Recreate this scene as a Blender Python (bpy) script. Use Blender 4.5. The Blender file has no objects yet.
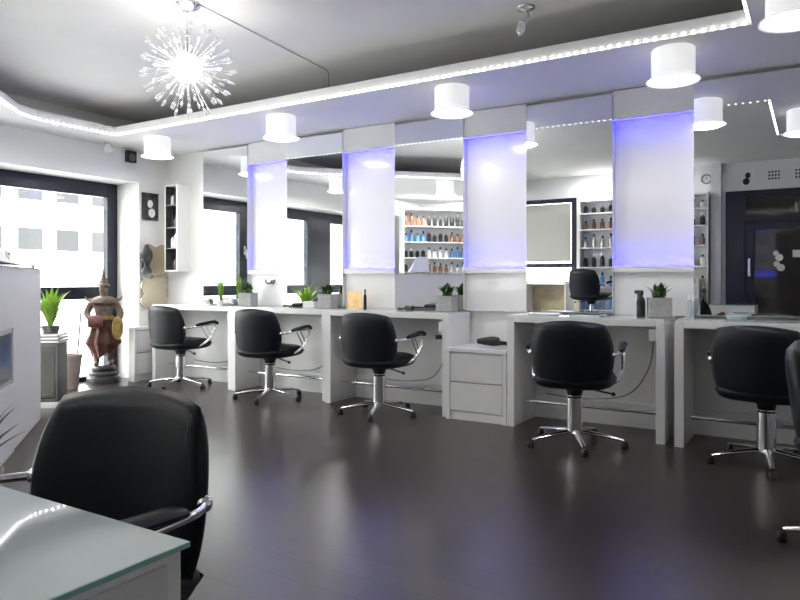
import bpy, bmesh, math, random
from mathutils import Vector, Matrix
random.seed(7)
PI = math.pi
S = bpy.context.scene
COL = S.collection

# ------------------------------------------------------------------ materials
def mat(name, col, rough=.5, metal=0., emis=None, estr=0., trans=0., ior=1.45, coat=0., spec=.5, bump=None, noise=None):
    m = bpy.data.materials.new(name); m.use_nodes = True
    nt = m.node_tree; b = nt.nodes['Principled BSDF']
    b.inputs['Base Color'].default_value = (*col, 1)
    b.inputs['Roughness'].default_value = rough
    b.inputs['Metallic'].default_value = metal
    b.inputs['IOR'].default_value = ior
    b.inputs['Specular IOR Level'].default_value = spec
    b.inputs['Transmission Weight'].default_value = trans
    b.inputs['Coat Weight'].default_value = coat
    if emis:
        b.inputs['Emission Color'].default_value = (*emis, 1)
        b.inputs['Emission Strength'].default_value = estr
    tc = nt.nodes.new('ShaderNodeTexCoord')
    if noise:
        sc, amt = noise
        n = nt.nodes.new('ShaderNodeTexNoise'); n.inputs['Scale'].default_value = sc; n.inputs['Detail'].default_value = 5
        nt.links.new(tc.outputs['Object'], n.inputs['Vector'])
        r = nt.nodes.new('ShaderNodeMapRange')
        r.inputs['From Min'].default_value = .3; r.inputs['From Max'].default_value = .7
        r.inputs['To Min'].default_value = 1-amt; r.inputs['To Max'].default_value = 1+amt
        nt.links.new(n.outputs['Fac'], r.inputs['Value'])
        mx = nt.nodes.new('ShaderNodeVectorMath'); mx.operation = 'SCALE'
        mx.inputs[0].default_value = col
        nt.links.new(r.outputs['Result'], mx.inputs['Scale'])
        nt.links.new(mx.outputs['Vector'], b.inputs['Base Color'])
    if bump:
        sc, st = bump
        n = nt.nodes.new('ShaderNodeTexNoise'); n.inputs['Scale'].default_value = sc; n.inputs['Detail'].default_value = 3
        nt.links.new(tc.outputs['Object'], n.inputs['Vector'])
        bp = nt.nodes.new('ShaderNodeBump'); bp.inputs['Strength'].default_value = st; bp.inputs['Distance'].default_value = .002
        nt.links.new(n.outputs['Fac'], bp.inputs['Height'])
        nt.links.new(bp.outputs['Normal'], b.inputs['Normal'])
    return m

M = {}
M['wall'] = mat('wall_paint', (.84, .84, .83), .55, bump=(60, .15), noise=(1.5, .01))
M['ceil'] = mat('ceiling_paint', (.85, .84, .82), .8, noise=(2.2, .025))
M['soffit'] = mat('soffit_paint', (.85, .85, .845), .6)
M['white'] = mat('white_laminate', (.83, .83, .83), .25, coat=.3)
M['whitemat'] = mat('white_matt', (.85, .845, .82), .5)
M['drawer'] = mat('drawer_front', (.76, .76, .75), .3)
M['leather'] = mat('black_leather', (.008, .011, .014), .40, spec=.32, bump=(220, .35), noise=(6, .15))
M['blackpl'] = mat('black_plastic', (.012, .012, .013), .4)
M['chrome'] = mat('chrome', (.78, .78, .79), .12, 1.)
M['steel'] = mat('brushed_steel', (.6, .6, .6), .3, 1.)
M['mirror'] = mat('mirror_silver', (.90, .92, .915), .0, 1.)
M['frame'] = mat('window_frame_blueblack', (.009, .013, .025), .32)
M['panel'] = mat('acrylic_panel', (.88, .88, .90), .18, coat=.4)
M['led'] = mat('led_white', (1, 1, 1), .5, emis=(1, .99, .97), estr=3.5)
M['ledtape'] = mat('led_tape', (.9, .9, .9), .5, emis=(1, .99, .97), estr=.2)
M['blue'] = mat('led_blue', (.1, .1, 1), .5, emis=(.014, .010, 1), estr=18)
M['shade'] = mat('lamp_shade_white', (.9, .9, .9), .4, emis=(1, 1, 1), estr=.28)
M['diff'] = mat('lamp_diffuser', (1, 1, 1), .5, emis=(1, .985, .96), estr=5)
M['globe'] = mat('chandelier_globe', (1, 1, 1), .4, emis=(1, .98, .95), estr=9)
M['crystal'] = mat('crystal', (.97, .98, 1), .05, trans=.8, ior=1.45, emis=(1, 1, 1), estr=.02)
M['tileglass'] = mat('glass_top', (.68, .77, .75), .03, ior=1.5, coat=.6, spec=.8)
M['glassedge'] = mat('glass_edge', (.30, .58, .52), .08)
M['pot'] = mat('concrete_pot', (.40, .40, .39), .8, noise=(30, .12))
M['leaf'] = mat('leaf_green', (.055, .13, .035), .45, noise=(40, .4))
M['lime'] = mat('leaf_lime', (.38, .58, .12), .4, noise=(25, .2))
M['darkleaf'] = mat('leaf_dark', (.035, .06, .03), .4, noise=(30, .4))
M['soil'] = mat('soil', (.03, .022, .015), .95, bump=(80, .6))
M['terra'] = mat('terracotta_pot', (.36, .29, .26), .7, noise=(14, .1))
M['bronze'] = mat('statue_wood', (.13, .095, .075), .5, noise=(18, .5), bump=(45, .8))
M['redlac'] = mat('statue_red', (.17, .07, .06), .5, noise=(20, .4), bump=(45, .8))
M['gold'] = mat('statue_gold', (.42, .30, .10), .4, .6, noise=(22, .4))
M['stone'] = mat('dark_pedestal', (.06, .06, .065), .35, noise=(16, .3))
M['tan'] = mat('tan_mirror', (.62, .55, .42), .22, .55)  # tan stands in for the room reflected in the wavy mirrors
M['greymetal'] = mat('grey_metal', (.13, .135, .14), .3, .6)
M['darkglass'] = mat('dark_glass', (.05, .045, .04), .06, coat=.5)  # on the door and fanlight panes the dark colour stands for the corridor behind
M['amber'] = mat('amber_glass', (.9, .78, .55), .1, trans=.85, emis=(1, .75, .4), estr=.08)
M['clear'] = mat('clear_plastic', (.75, .82, .85), .08, trans=.6)
M['blueink'] = mat('poster_blue', (.03, .22, .62), .5)
M['lilac'] = mat('lilac_cover', (.55, .55, .68), .4)
M['cream'] = mat('cream_box', (.68, .64, .52), .6)
M['facade'] = mat('facade_render', (.86, .86, .85), .8, noise=(.6, .03))
M['faceglass'] = mat('facade_glass', (.052, .053, .055), .6, spec=.1)
M['asphalt'] = mat('asphalt', (.45, .45, .46), .9, noise=(3, .1))
M['photo'] = mat('photo_print', (.05, .05, .055), .35, noise=(28, .9))
M['paper'] = mat('paper', (.85, .85, .83), .6)
M['pbrown'] = mat('product_brown', (.22, .10, .06), .35)
M['pwhite'] = mat('product_white', (.85, .85, .84), .3)
M['pblue'] = mat('product_blue', (.10, .25, .55), .35)
M['pgold'] = mat('product_gold', (.55, .40, .20), .35)
M['wood'] = mat('pale_wood', (.50, .42, .28), .5, noise=(8, .15))

def glass_pane():
    m = bpy.data.materials.new('window_glass'); m.use_nodes = True; nt = m.node_tree
    nt.nodes.remove(nt.nodes['Principled BSDF']); out = nt.nodes['Material Output']
    t = nt.nodes.new('ShaderNodeBsdfTransparent'); t.inputs['Color'].default_value = (.95, .97, .97, 1)
    g = nt.nodes.new('ShaderNodeBsdfGlossy'); g.inputs['Roughness'].default_value = .02
    lw = nt.nodes.new('ShaderNodeLayerWeight'); lw.inputs['Blend'].default_value = .5
    pw = nt.nodes.new('ShaderNodeMath'); pw.operation = 'POWER'; pw.inputs[1].default_value = 5
    nt.links.new(lw.outputs['Facing'], pw.inputs[0])
    f = nt.nodes.new('ShaderNodeMath'); f.operation = 'MULTIPLY_ADD'; f.inputs[1].default_value = .9; f.inputs[2].default_value = .04
    nt.links.new(pw.outputs[0], f.inputs[0])
    mx = nt.nodes.new('ShaderNodeMixShader')
    nt.links.new(f.outputs[0], mx.inputs[0]); nt.links.new(t.outputs[0], mx.inputs[1]); nt.links.new(g.outputs[0], mx.inputs[2])
    nt.links.new(mx.outputs[0], out.inputs['Surface'])
    return m
M['glass'] = glass_pane()

def blind_mat():
    m = bpy.data.materials.new('blind_fabric'); m.use_nodes = True; nt = m.node_tree
    nt.nodes.remove(nt.nodes['Principled BSDF']); out = nt.nodes['Material Output']
    a = nt.nodes.new('ShaderNodeBsdfDiffuse'); a.inputs['Color'].default_value = (.8, .79, .76, 1)
    b = nt.nodes.new('ShaderNodeBsdfTranslucent'); b.inputs['Color'].default_value = (.22, .215, .205, 1)
    mx = nt.nodes.new('ShaderNodeMixShader'); mx.inputs[0].default_value = .6
    nt.links.new(a.outputs[0], mx.inputs[1]); nt.links.new(b.outputs[0], mx.inputs[2]); nt.links.new(mx.outputs[0], out.inputs['Surface'])
    return m
M['blind'] = blind_mat()

def floor_mat():
    m = bpy.data.materials.new('dark_wood_floor'); m.use_nodes = True; nt = m.node_tree; L = nt.links
    b = nt.nodes['Principled BSDF']
    tc = nt.nodes.new('ShaderNodeTexCoord')
    mp = nt.nodes.new('ShaderNodeMapping'); mp.inputs['Rotation'].default_value = (0, 0, 0)
    L.new(tc.outputs['Object'], mp.inputs['Vector'])
    br = nt.nodes.new('ShaderNodeTexBrick')
    br.inputs['Scale'].default_value = 1; br.inputs['Brick Width'].default_value = 1.3; br.inputs['Row Height'].default_value = .14
    br.inputs['Mortar Size'].default_value = .0022; br.offset = .37
    br.inputs['Color1'].default_value = (.034, .025, .024, 1); br.inputs['Color2'].default_value = (.041, .030, .029, 1)
    br.inputs['Mortar'].default_value = (.014, .012, .012, 1)
    L.new(mp.outputs[0], br.inputs['Vector'])
    m2 = nt.nodes.new('ShaderNodeMapping'); m2.inputs['Scale'].default_value = (1.2, 26, 1)
    L.new(tc.outputs['Object'], m2.inputs['Vector'])
    n = nt.nodes.new('ShaderNodeTexNoise'); n.inputs['Scale'].default_value = 2.2; n.inputs['Detail'].default_value = 7
    L.new(m2.outputs[0], n.inputs['Vector'])
    r = nt.nodes.new('ShaderNodeMapRange'); r.inputs['From Min'].default_value = .3; r.inputs['From Max'].default_value = .7
    r.inputs['To Min'].default_value = .93; r.inputs['To Max'].default_value = 1.07
    L.new(n.outputs['Fac'], r.inputs['Value'])
    v = nt.nodes.new('ShaderNodeVectorMath'); v.operation = 'SCALE'
    L.new(br.outputs['Color'], v.inputs[0]); L.new(r.outputs[0], v.inputs['Scale']); L.new(v.outputs[0], b.inputs['Base Color'])
    r2 = nt.nodes.new('ShaderNodeMapRange'); r2.inputs['From Min'].default_value = .3; r2.inputs['From Max'].default_value = .7
    r2.inputs['To Min'].default_value = .28; r2.inputs['To Max'].default_value = .29
    L.new(n.outputs['Fac'], r2.inputs['Value']); L.new(r2.outputs[0], b.inputs['Roughness'])
    return m
M['floor'] = floor_mat()

# ------------------------------------------------------------------ mesh helpers
def bx(bm, x0, x1, y0, y1, z0, z1, bev=0., mtx=None):
    b = bmesh.new()
    bmesh.ops.create_cube(b, size=1)
    for v in b.verts:
        v.co = Vector(((x0+x1)/2+v.co.x*(x1-x0), (y0+y1)/2+v.co.y*(y1-y0), (z0+z1)/2+v.co.z*(z1-z0)))
    if bev > 0:
        bmesh.ops.bevel(b, geom=b.edges[:], offset=bev, segments=2, affect='EDGES', profile=.5)
    merge(bm, b, mtx)

def merge(bm, b, mtx=None):
    if mtx is not None: bmesh.ops.transform(b, matrix=mtx, verts=b.verts[:])
    me = bpy.data.meshes.new('t'); b.to_mesh(me); b.free(); bm.from_mesh(me); bpy.data.meshes.remove(me)

def lathe(bm, prof, cx=0, cy=0, n=28, mtx=None, sx=1, sy=1):
    b = bmesh.new(); rings = []
    for r, z in prof:
        if r < 1e-5: rings.append([b.verts.new((cx, cy, z))])
        else: rings.append([b.verts.new((cx+r*sx*math.cos(2*PI*i/n), cy+r*sy*math.sin(2*PI*i/n), z)) for i in range(n)])
    for a, c in zip(rings, rings[1:]):
        for i in range(n):
            j = (i+1) % n
            if len(a) == 1 and len(c) == 1: continue
            if len(a) == 1: b.faces.new((a[0], c[j], c[i]))
            elif len(c) == 1: b.faces.new((a[i], a[j], c[0]))
            else: b.faces.new((a[i], a[j], c[j], c[i]))
    bmesh.ops.recalc_face_normals(b, faces=b.faces[:])
    merge(bm, b, mtx)

def tube(bm, pts, r, n=10, taper=None, closed_ends=True, flat=1.):
    pts = [Vector(p) for p in pts]; b = bmesh.new(); rings = []
    up0 = Vector((0, 0, 1))
    for i, p in enumerate(pts):
        t = (pts[min(i+1, len(pts)-1)]-pts[max(i-1, 0)]).normalized()
        up = up0 if abs(t.z) < .95 else Vector((0, 1, 0))
        s = t.cross(up).normalized(); u = s.cross(t).normalized()
        rr = r if taper is None else r*taper[i]
        rings.append([b.verts.new(p+s*rr*math.cos(2*PI*k/n)+u*rr*flat*math.sin(2*PI*k/n)) for k in range(n)])
    for a, c in zip(rings, rings[1:]):
        for k in range(n):
            j = (k+1) % n; b.faces.new((a[k], a[j], c[j], c[k]))
    if closed_ends: b.faces.new(rings[0][::-1]); b.faces.new(rings[-1])
    bmesh.ops.recalc_face_normals(b, faces=b.faces[:])
    merge(bm, b)

def smooth_path(pts, k=6):
    pts = [Vector(p) for p in pts]; out = []
    for i in range(len(pts)-1):
        p0 = pts[max(i-1, 0)]; p1 = pts[i]; p2 = pts[i+1]; p3 = pts[min(i+2, len(pts)-1)]
        for j in range(k):
            t = j/k
            out.append(.5*((2*p1)+(-p0+p2)*t+(2*p0-5*p1+4*p2-p3)*t*t+(-p0+3*p1-3*p2+p3)*t**3))
    out.append(pts[-1]); return out

def prism(bm, poly, z0, z1):
    b = bmesh.new()
    lo = [b.verts.new((x, y, z0)) for x, y in poly]; hi = [b.verts.new((x, y, z1)) for x, y in poly]
    b.faces.new(lo[::-1]); b.faces.new(hi); n = len(poly)
    for i in range(n): b.faces.new((lo[i], lo[(i+1) % n], hi[(i+1) % n], hi[i]))
    bmesh.ops.recalc_face_normals(b, faces=b.faces[:])
    bmesh.ops.triangulate(b, faces=[f for f in b.faces if len(f.verts) > 4])
    merge(bm, b)

def sphere(bm, c, r, u=16, v=10, sc=(1, 1, 1)):
    b = bmesh.new(); bmesh.ops.create_uvsphere(b, u_segments=u, v_segments=v, radius=r)
    for w in b.verts: w.co = Vector((w.co.x*sc[0], w.co.y*sc[1], w.co.z*sc[2]))+Vector(c)
    merge(bm, b)

def obj(name, bm, m, parent=None, smooth=False, loc=None, ang=38):
    me = bpy.data.meshes.new(name); bm.to_mesh(me); bm.free()
    o = bpy.data.objects.new(name, me); COL.objects.link(o)
    me.materials.append(M[m] if isinstance(m, str) else m)
    if smooth:
        for p in me.polygons: p.use_smooth = True
        try: me.set_sharp_from_angle(angle=math.radians(ang))
        except Exception: pass
    if parent is not None: o.parent = parent
    if loc: o.location = loc
    return o

def tag(o, label, cat, group=None):
    o['label'] = label; o['category'] = cat
    if group: o['group'] = group
    return o
def thing(name, label, cat, loc=(0, 0, 0), rz=0, group=None):
    o = bpy.data.objects.new(name, None); COL.objects.link(o); o.empty_display_size = .1
    o.location = loc; o.rotation_euler = (0, 0, rz)
    return tag(o, label, cat, group)
def struct(name, bm, m, parent=None, smooth=False):
    o = obj(name, bm, m, parent, smooth)
    if parent is None: o['kind'] = 'structure'
    return o
def dup(root, loc, rz, label, group=None):
    r = root.copy(); COL.objects.link(r); r.location = loc; r.rotation_euler = (0, 0, rz); r['label'] = label
    if group: r['group'] = group
    for ch in list(root.children):
        c = ch.copy(); COL.objects.link(c); c.parent = r
        for g in list(ch.children):
            d = g.copy(); COL.objects.link(d); d.parent = c
    return r
def one(fn, *a, **k):
    bm = bmesh.new(); fn(bm, *a, **k); return bm
def box(*a, **k): return one(bx, *a, **k)

# ------------------------------------------------------------------ room
XL, XR, YM, YB, ZC, ZS = -6.08, 1.6, 5.0, -.75, 2.70, 2.41
XW = -6.48          # window plane
struct('floor', box(XW-.1, XR+.2, YB-.2, YM+.2, -.1, 0), 'floor')
struct('ceiling', box(XW-.3, XR+.2, YB-.2, YM+.2, ZC, ZC+.12), 'ceil')
struct('wall_back', box(XL-.5, XR+.2, YM, YM+.15, 0, ZC), 'wall')
struct('wall_right', box(XR, XR+.15, YB, YM, 0, ZC), 'wall')
# window wall with one long opening
WY0, WY1, WZ = .55, 4.64, 2.08
bm = bmesh.new()
bx(bm, XW-.12, XL, WY1, YM, 0, ZC)
bx(bm, XW-.12, XL, YB, WY0, 0, ZC)
bx(bm, XW-.12, XL, WY0, WY1, WZ, ZC)
struct('wall_left', bm, 'wall')
# wall behind the camera: window opening, door opening
BWX0, BWX1, BWZ0, BWZ1 = -4.75, -3.22, .82, 2.36
DX0, DX1, DZ = -1.08, .55, 2.30
bm = bmesh.new()
bx(bm, XL, BWX0, YB-.15, YB, 0, ZC)
bx(bm, BWX0, BWX1, YB-.15, YB, 0, BWZ0)
bx(bm, BWX0, BWX1, YB-.15, YB, BWZ1, ZC)
bx(bm, BWX1, DX0, YB-.15, YB, 0, ZC)
bx(bm, DX0, DX1, YB-.15, YB, DZ, ZC)
bx(bm, DX1, XR+.15, YB-.15, YB, 0, ZC)
struct('wall_front', bm, 'wall')
struct('baseboard_back', box(-5.9, XR, YM-.02, YM, 0, .17), 'white')

def window(name, y0, y1, wide=.11, handle=False, wide1=None):
    w1 = wide1 or wide
    w = bpy.data.objects.new(name, None); COL.objects.link(w); w['kind'] = 'structure'
    bm = bmesh.new(); x0, x1 = XW-.04, XW+.04
    bx(bm, x0, x1, y0, y0+wide, 0, WZ, .004); bx(bm, x0, x1, y1-w1, y1, 0, WZ, .004)
    bx(bm, x0, x1, y0+wide, y1-w1, WZ-.15, WZ, .004)
    bx(bm, x0, x1, y0+wide, y1-w1, .85, .98, .004)
    bx(bm, x0, x1, y0+wide, y1-w1, 0, .05, .004)
    obj('window_frame', bm, 'frame', w)
    obj('pane', box(XW-.006, XW+.006, y0+wide, y1-w1, .98, WZ-.15), 'glass', w)
    obj('pane', box(XW-.006, XW+.006, y0+wide, y1-w1, .05, .85), 'glass', w)
    if handle:
        bm = bmesh.new(); hy = y0+wide*.5
        bx(bm, x1, x1+.012, hy-.015, hy+.015, 1.38, 1.50, .004); bx(bm, x1+.012, x1+.045, hy-.01, hy+.01, 1.43, 1.45)
        bx(bm, x1+.035, x1+.05, hy-.012, hy+.012, 1.33, 1.455, .005)
        obj('window_handle', bm, 'steel', w)
    return w
window('window_1', 3.22, WY1, .16, True, .12)
window('window_2', 1.91, 3.22, .08)
window('window_3', WY0, 1.91, .12, True, .48)

# window with roller blind and glazed door in wall behind the camera
w = bpy.data.objects.new('window_4', None); COL.objects.link(w); w['kind'] = 'structure'
bm = bmesh.new(); y0, y1 = YB-.10, YB-.02
for a in (BWX0, BWX1-.09): bx(bm, a, a+.09, y0, y1, BWZ0, BWZ1)
bx(bm, BWX0+.09, BWX1-.09, y0, y1, BWZ1-.07, BWZ1); bx(bm, BWX0+.09, BWX1-.09, y0, y1, 1.25, 1.32)
bx(bm, BWX0+.09, BWX1-.09, y0, y1, BWZ0, BWZ0+.04)
obj('window_frame', bm, 'frame', w)
obj('pane', box(BWX0+.09, BWX1-.09, YB-.066, YB-.06, BWZ0+.04, BWZ1-.07), 'glass', w)
obj('roller_blind', box(BWX0+.11, BWX1-.11, YB-.05, YB-.045, 1.35, BWZ1-.08), 'blind', w)

d = bpy.data.objects.new('door_1', None); COL.objects.link(d); d['kind'] = 'structure'
bm = bmesh.new(); y0, y1 = YB-.12, YB+.02
bx(bm, DX0, DX0+.24, y0, y1, 0, DZ); bx(bm, DX1-.1, DX1, y0, y1, 0, DZ); bx(bm, DX0+.24, DX1-.1, y0, y1, DZ-.08, DZ)
bx(bm, DX0+.24, DX1-.1, y0, y1, 1.86, 1.94)
obj('door_frame', bm, 'frame', d)
bm = bmesh.new(); a, b_ = DX0+.24, DX1-.1
bx(bm, a, a+.12, y0+.03, y1-.03, 0, 1.86); bx(bm, b_-.12, b_, y0+.03, y1-.03, 0, 1.86)
bx(bm, a+.12, b_-.12, y0+.03, y1-.03, 0, .25); bx(bm, a+.12, b_-.12, y0+.03, y1-.03, 1.76, 1.86)
obj('door_leaf', bm, 'frame', d)
obj('door_pane', box(a+.12, b_-.12, YB-.056, YB-.05, .25, 1.76), 'darkglass', d)  # door and fanlight panes: the corridor's darkness is put into the glass colour
obj('fanlight_pane', box(a, b_, YB-.056, YB-.05, 1.94, DZ-.08), 'darkglass', d)
bm = bmesh.new(); bx(bm, a+.05, a+.07, y1-.03, y1+.03, 1.2, 1.22); bx(bm, a+.045, a+.075, y1+.02, y1+.04, 1.1, 1.35, .006)
obj('door_handle', bm, 'steel', d)
bm = bmesh.new()
for k, (px, pz, r) in enumerate([(-.46, 1.42, .035), (-.42, 1.36, .05), (-.45, 1.27, .04), (-.40, 1.22, .05)]):
    lathe(bm, [(0, 0), (r, 0), (r, .004), (0, .004)], 0, 0, 14, Matrix.Translation((px, YB-.05, pz)) @ Matrix.Rotation(-PI/2, 4, 'X'))
bx(bm, -.26, -.12, YB-.05, YB-.046, 1.36, 1.46)
obj('door_sticker', bm, 'paper', d)

# ------------------------------------------------------------------ lowered soffit with lit lip
poly = [(-5.64, 4.04), (-5.64, 3.28), (-5.56, 3.08), (-5.27, 2.78), (-4.10, 1.62), (-4.10, YB)]
bm = bmesh.new()
prism(bm, [(XL, YB), (-4.10, YB), (-4.10, 1.62), (-5.27, 2.78), (-5.56, 3.08), (-5.64, 3.28), (-5.64, 4.04), (-.285, 4.04),
           (-.285, 2.6), (XR, 2.6), (XR, YM), (XL, YM)], ZS, ZS+.02)
# upstanding fascia
path = poly[::-1]+[(-.285, 4.04), (-.285, 2.6), (XR, 2.6)]
def offset_path(path, d):
    out = []
    for i, p in enumerate(path):
        p = Vector(p); n = Vector((0, 0)); k = 0
        segs = []
        if i > 0: segs.append((p-Vector(path[i-1])).normalized())
        if i < len(path)-1: segs.append((Vector(path[i+1])-p).normalized())
        ns = [Vector((s.y, -s.x)) for s in segs]
        m = sum(ns, Vector((0, 0))).normalized()
        out.append(p+m*(d/max(.3, m.dot(ns[0]))))
    return out
inner = offset_path(path, -.03)   # thickness away from the recess
for i in range(len(path)-1):
    prism(bm, [path[i], path[i+1], inner[i+1], inner[i]], ZS+.02, ZS+.085)
struct('trim_1', bm, 'soffit')

led_pts = offset_path(path, .012)
led = tag(obj('led_strip', (lambda b: ([tube(b, [(*p, ZS+.008), (*q, ZS+.008)], .004, 6) for p, q in zip(led_pts, led_pts[1:])], b)[1])(bmesh.new()), 'ledtape'),
          'long dotted white light strip along the lip of the lowered ceiling', 'light strip')
bm = bmesh.new()
for p, q in zip(led_pts, led_pts[1:]):
    L = (q-p).length; n = int(L/.05)
    for k in range(n):
        c = p+(q-p)*((k+.5)/n); bx(bm, c.x-.0065, c.x+.0065, c.y-.0065, c.y+.0065, ZS+.001, ZS+.015)
o = obj('diode', bm, 'led', led); o['kind'] = 'stuff'

# ------------------------------------------------------------------ mirrors and lit panels on the mirror wall
mirs = [(-5.43, -4.80, 'leftmost tall narrow wall mirror, nearest the window corner', 0),
        (-4.29, -3.63, 'second tall wall mirror from the window corner, reflecting a dark window post', 0),
        (-3.08, -2.42, 'middle tall wall mirror reflecting the product shelves', 0),
        (-1.89, -1.235, 'tall wall mirror behind the chair right of the drawer unit', 0),
        (-.70, .62, 'wide wall mirror at the right edge, reflecting the dark door', 0)]
ZM0, ZM1 = .81, 2.385
MY = 4.925
for x0, x1, lab, yaw in mirs:
    cx = (x0+x1)/2; w2 = (x1-x0)/2
    t = thing('wall_mirror', lab, 'mirror', (cx, YM, ZM0), 0, 'tall mirrors along the styling wall')
    bm = bmesh.new(); bx(bm, -w2, w2, -.068, 0, 0, ZM1-ZM0, .002); obj('backing_box', bm, 'white', t)
    obj('mirror_glass', box(-w2+.004, w2-.004, -.075, -.0685, .004, ZM1-ZM0-.004), 'mirror', t)
panels = [(-4.80, -4.29, 'blue-edged white light panel between first and second mirror from the window corner'),
          (-3.63, -3.08, 'blue-edged white light panel between second and middle mirror'),
          (-2.42, -1.89, 'blue-edged white light panel above the low drawer unit'),
          (-1.235, -.70, 'blue-edged white light panel left of the wide right-hand mirror')]
PZ0, PZ1 = 1.14, 2.205
for x0, x1, lab in panels:
    t = thing('light_panel', lab, 'light panel', ((x0+x1)/2, YM, PZ0), 0, 'blue-lit panels between the mirrors')
    h = (x1-x0)/2-.002
    obj('acrylic_sheet', box(-h, h, -.012, 0, 0, PZ1-PZ0), 'panel', t)
    obj('blue_light_tube', box(-h+.004, h-.004, -.058, -.048, .004, .014), 'blue', t)
    obj('blue_light_tube', box(-h+.004, h-.004, -.058, -.048, PZ1-PZ0-.014, PZ1-PZ0-.004), 'blue', t)
    obj('lower_board', box(-h, h, -.038, 0, -.34, -.004, bev=.003), 'white', t)
    bm = bmesh.new(); bx(bm, -h, h, -.066, 0, -.035, 0, .002); bx(bm, -h, h, -.066, -.061, 0, .007); obj('ledge', bm, 'white', t)
    obj('upper_board', (lambda b: (bx(b, -h, h, -.0655, 0, PZ1-PZ0+.002, ZM1-PZ0+.02), bx(b, -h, h, -.0655, -.061, PZ1-PZ0-.010, PZ1-PZ0+.002), b)[2])(bmesh.new()), 'wall', t)

# ------------------------------------------------------------------ styling desks
def desk(x0, x1, yf, lab):
    w = x1-x0; D = YM-.022-yf
    t = thing('styling_desk', lab, 'desk', (x0, yf, 0), 0, 'white styling desks under the mirrors')
    H = .79
    obj('side_panel', box(0, .055, 0, D, 0, H, bev=.002), 'white', t)
    obj('side_panel', box(w-.055, w, 0, D, 0, H, bev=.002), 'white', t)
    obj('desk_top', box(.056, w-.056, 0, D, H-.042, H, bev=.002), 'white', t)
    obj('glass_top', box(.005, w-.005, .005, D-.06, H+.0005, H+.009, bev=.001), 'tileglass', t)
    bm = bmesh.new(); tube(bm, [(.06, .17, .165), (w-.06, .17, .165)], .013, 12); obj('foot_rail', bm, 'chrome', t, True)
    bm = bmesh.new(); bx(bm, w-.105, w-.056, .03, .07, H-.14, H-.055, .008); obj('power_socket', bm, 'pwhite', t)
    bm = bmesh.new()
    tube(bm, smooth_path([(w-.08, .06, H-.13), (w-.14, .2, .45), (w-.3, .3, .25), (w-.6, .33, .19), (w-.9, .34, .2)]), .004, 6)
    obj('power_cable', bm, 'greymetal', t, True)
    return t
desk(-5.90, -4.745, 4.66, 'white styling desk nearest the window corner, bright green plant on top')
desk(-4.735, -3.585, 4.64, 'white styling desk second from the window corner')
desk(-3.575, -2.39, 4.60, 'white styling desk left of the low drawer unit, amber candle glass on top')
desk(-1.89, -.815, 4.55, 'white styling desk right of the low drawer unit, black spray bottle on top')
desk(-.755, .62, 4.53, 'white styling desk at the right edge under the wide mirror')

# drawer units
def drawers(name, lab, loc, rz, w, D, H, base=.07):
    t = thing(name, lab, 'drawer unit', loc, rz, 'white two-drawer units')
    bm = bmesh.new()
    bx(bm, 0, .03, 0, D, 0, H-.03); bx(bm, w-.03, w, 0, D, 0, H-.03); bx(bm, 0, w, 0, D, H-.03, H, .003)
    bx(bm, .03, w-.03, .02, D, 0, base-.01); bx(bm, .03, w-.03, .03, D-.01, base-.01, H-.03)
    obj('body', bm, 'white', t)
    hh = (H-.03-base-.02)/2
    for k in range(2):
        z = base+k*(hh+.008)
        dr = obj('drawer', box(.034, w-.034, .004, .029, z, z+hh, bev=.004), 'drawer', t)
    return t
drawers('drawer_unit', 'low white two-drawer unit between the third and fourth styling desks', (-2.385, 4.55, 0), 0, .49, .42, .54)
drawers('drawer_unit', 'small white drawer unit by the statue, left of the first chair', (-5.97, 4.50, 0), PI/2, .38, .09, .56)

# ------------------------------------------------------------------ chairs
def rounded_pad(bm, w, h, t, curve=0., n=5, rad=.11, wy=0.):
    """superellipse pad in XZ, thickness in Y (front +), curve wraps sides forward; z from 0..h"""
    b = bmesh.new(); NU, NV = 20, 16
    def pt(u, v, s):
        # square to squircle mapping
        a, c = u, v
        x = a*math.sqrt(max(0, 1-.33*c*c)); z = c*math.sqrt(max(0, 1-.27*a*a))
        th = t*.5*math.sqrt(max(0, 1-abs(u)**5))*math.sqrt(max(0, 1-abs(v)**5))
        yy = s*th+curve*(x*x)+wy*(z*.5+.5)
        return Vector((x*w/2*(1-.03*z), yy, (z+1)*h/2))
    front = [[b.verts.new(pt(-1+2*i/NU, -1+2*j/NV, 1)) for j in range(NV+1)] for i in range(NU+1)]
    back = [[front[i][j] if i in (0, NU) or j in (0, NV) else b.verts.new(pt(-1+2*i/NU, -1+2*j/NV, -1)) for j in range(NV+1)] for i in range(NU+1)]
    for i in range(NU):
        for j in range(NV):
            b.faces.new((front[i][j], front[i][j+1], front[i+1][j+1], front[i+1][j]))
            b.faces.new((back[i][j], back[i+1][j], back[i+1][j+1], back[i][j+1]))
    bmesh.ops.recalc_face_normals(b, faces=b.faces[:])
    return b

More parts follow.
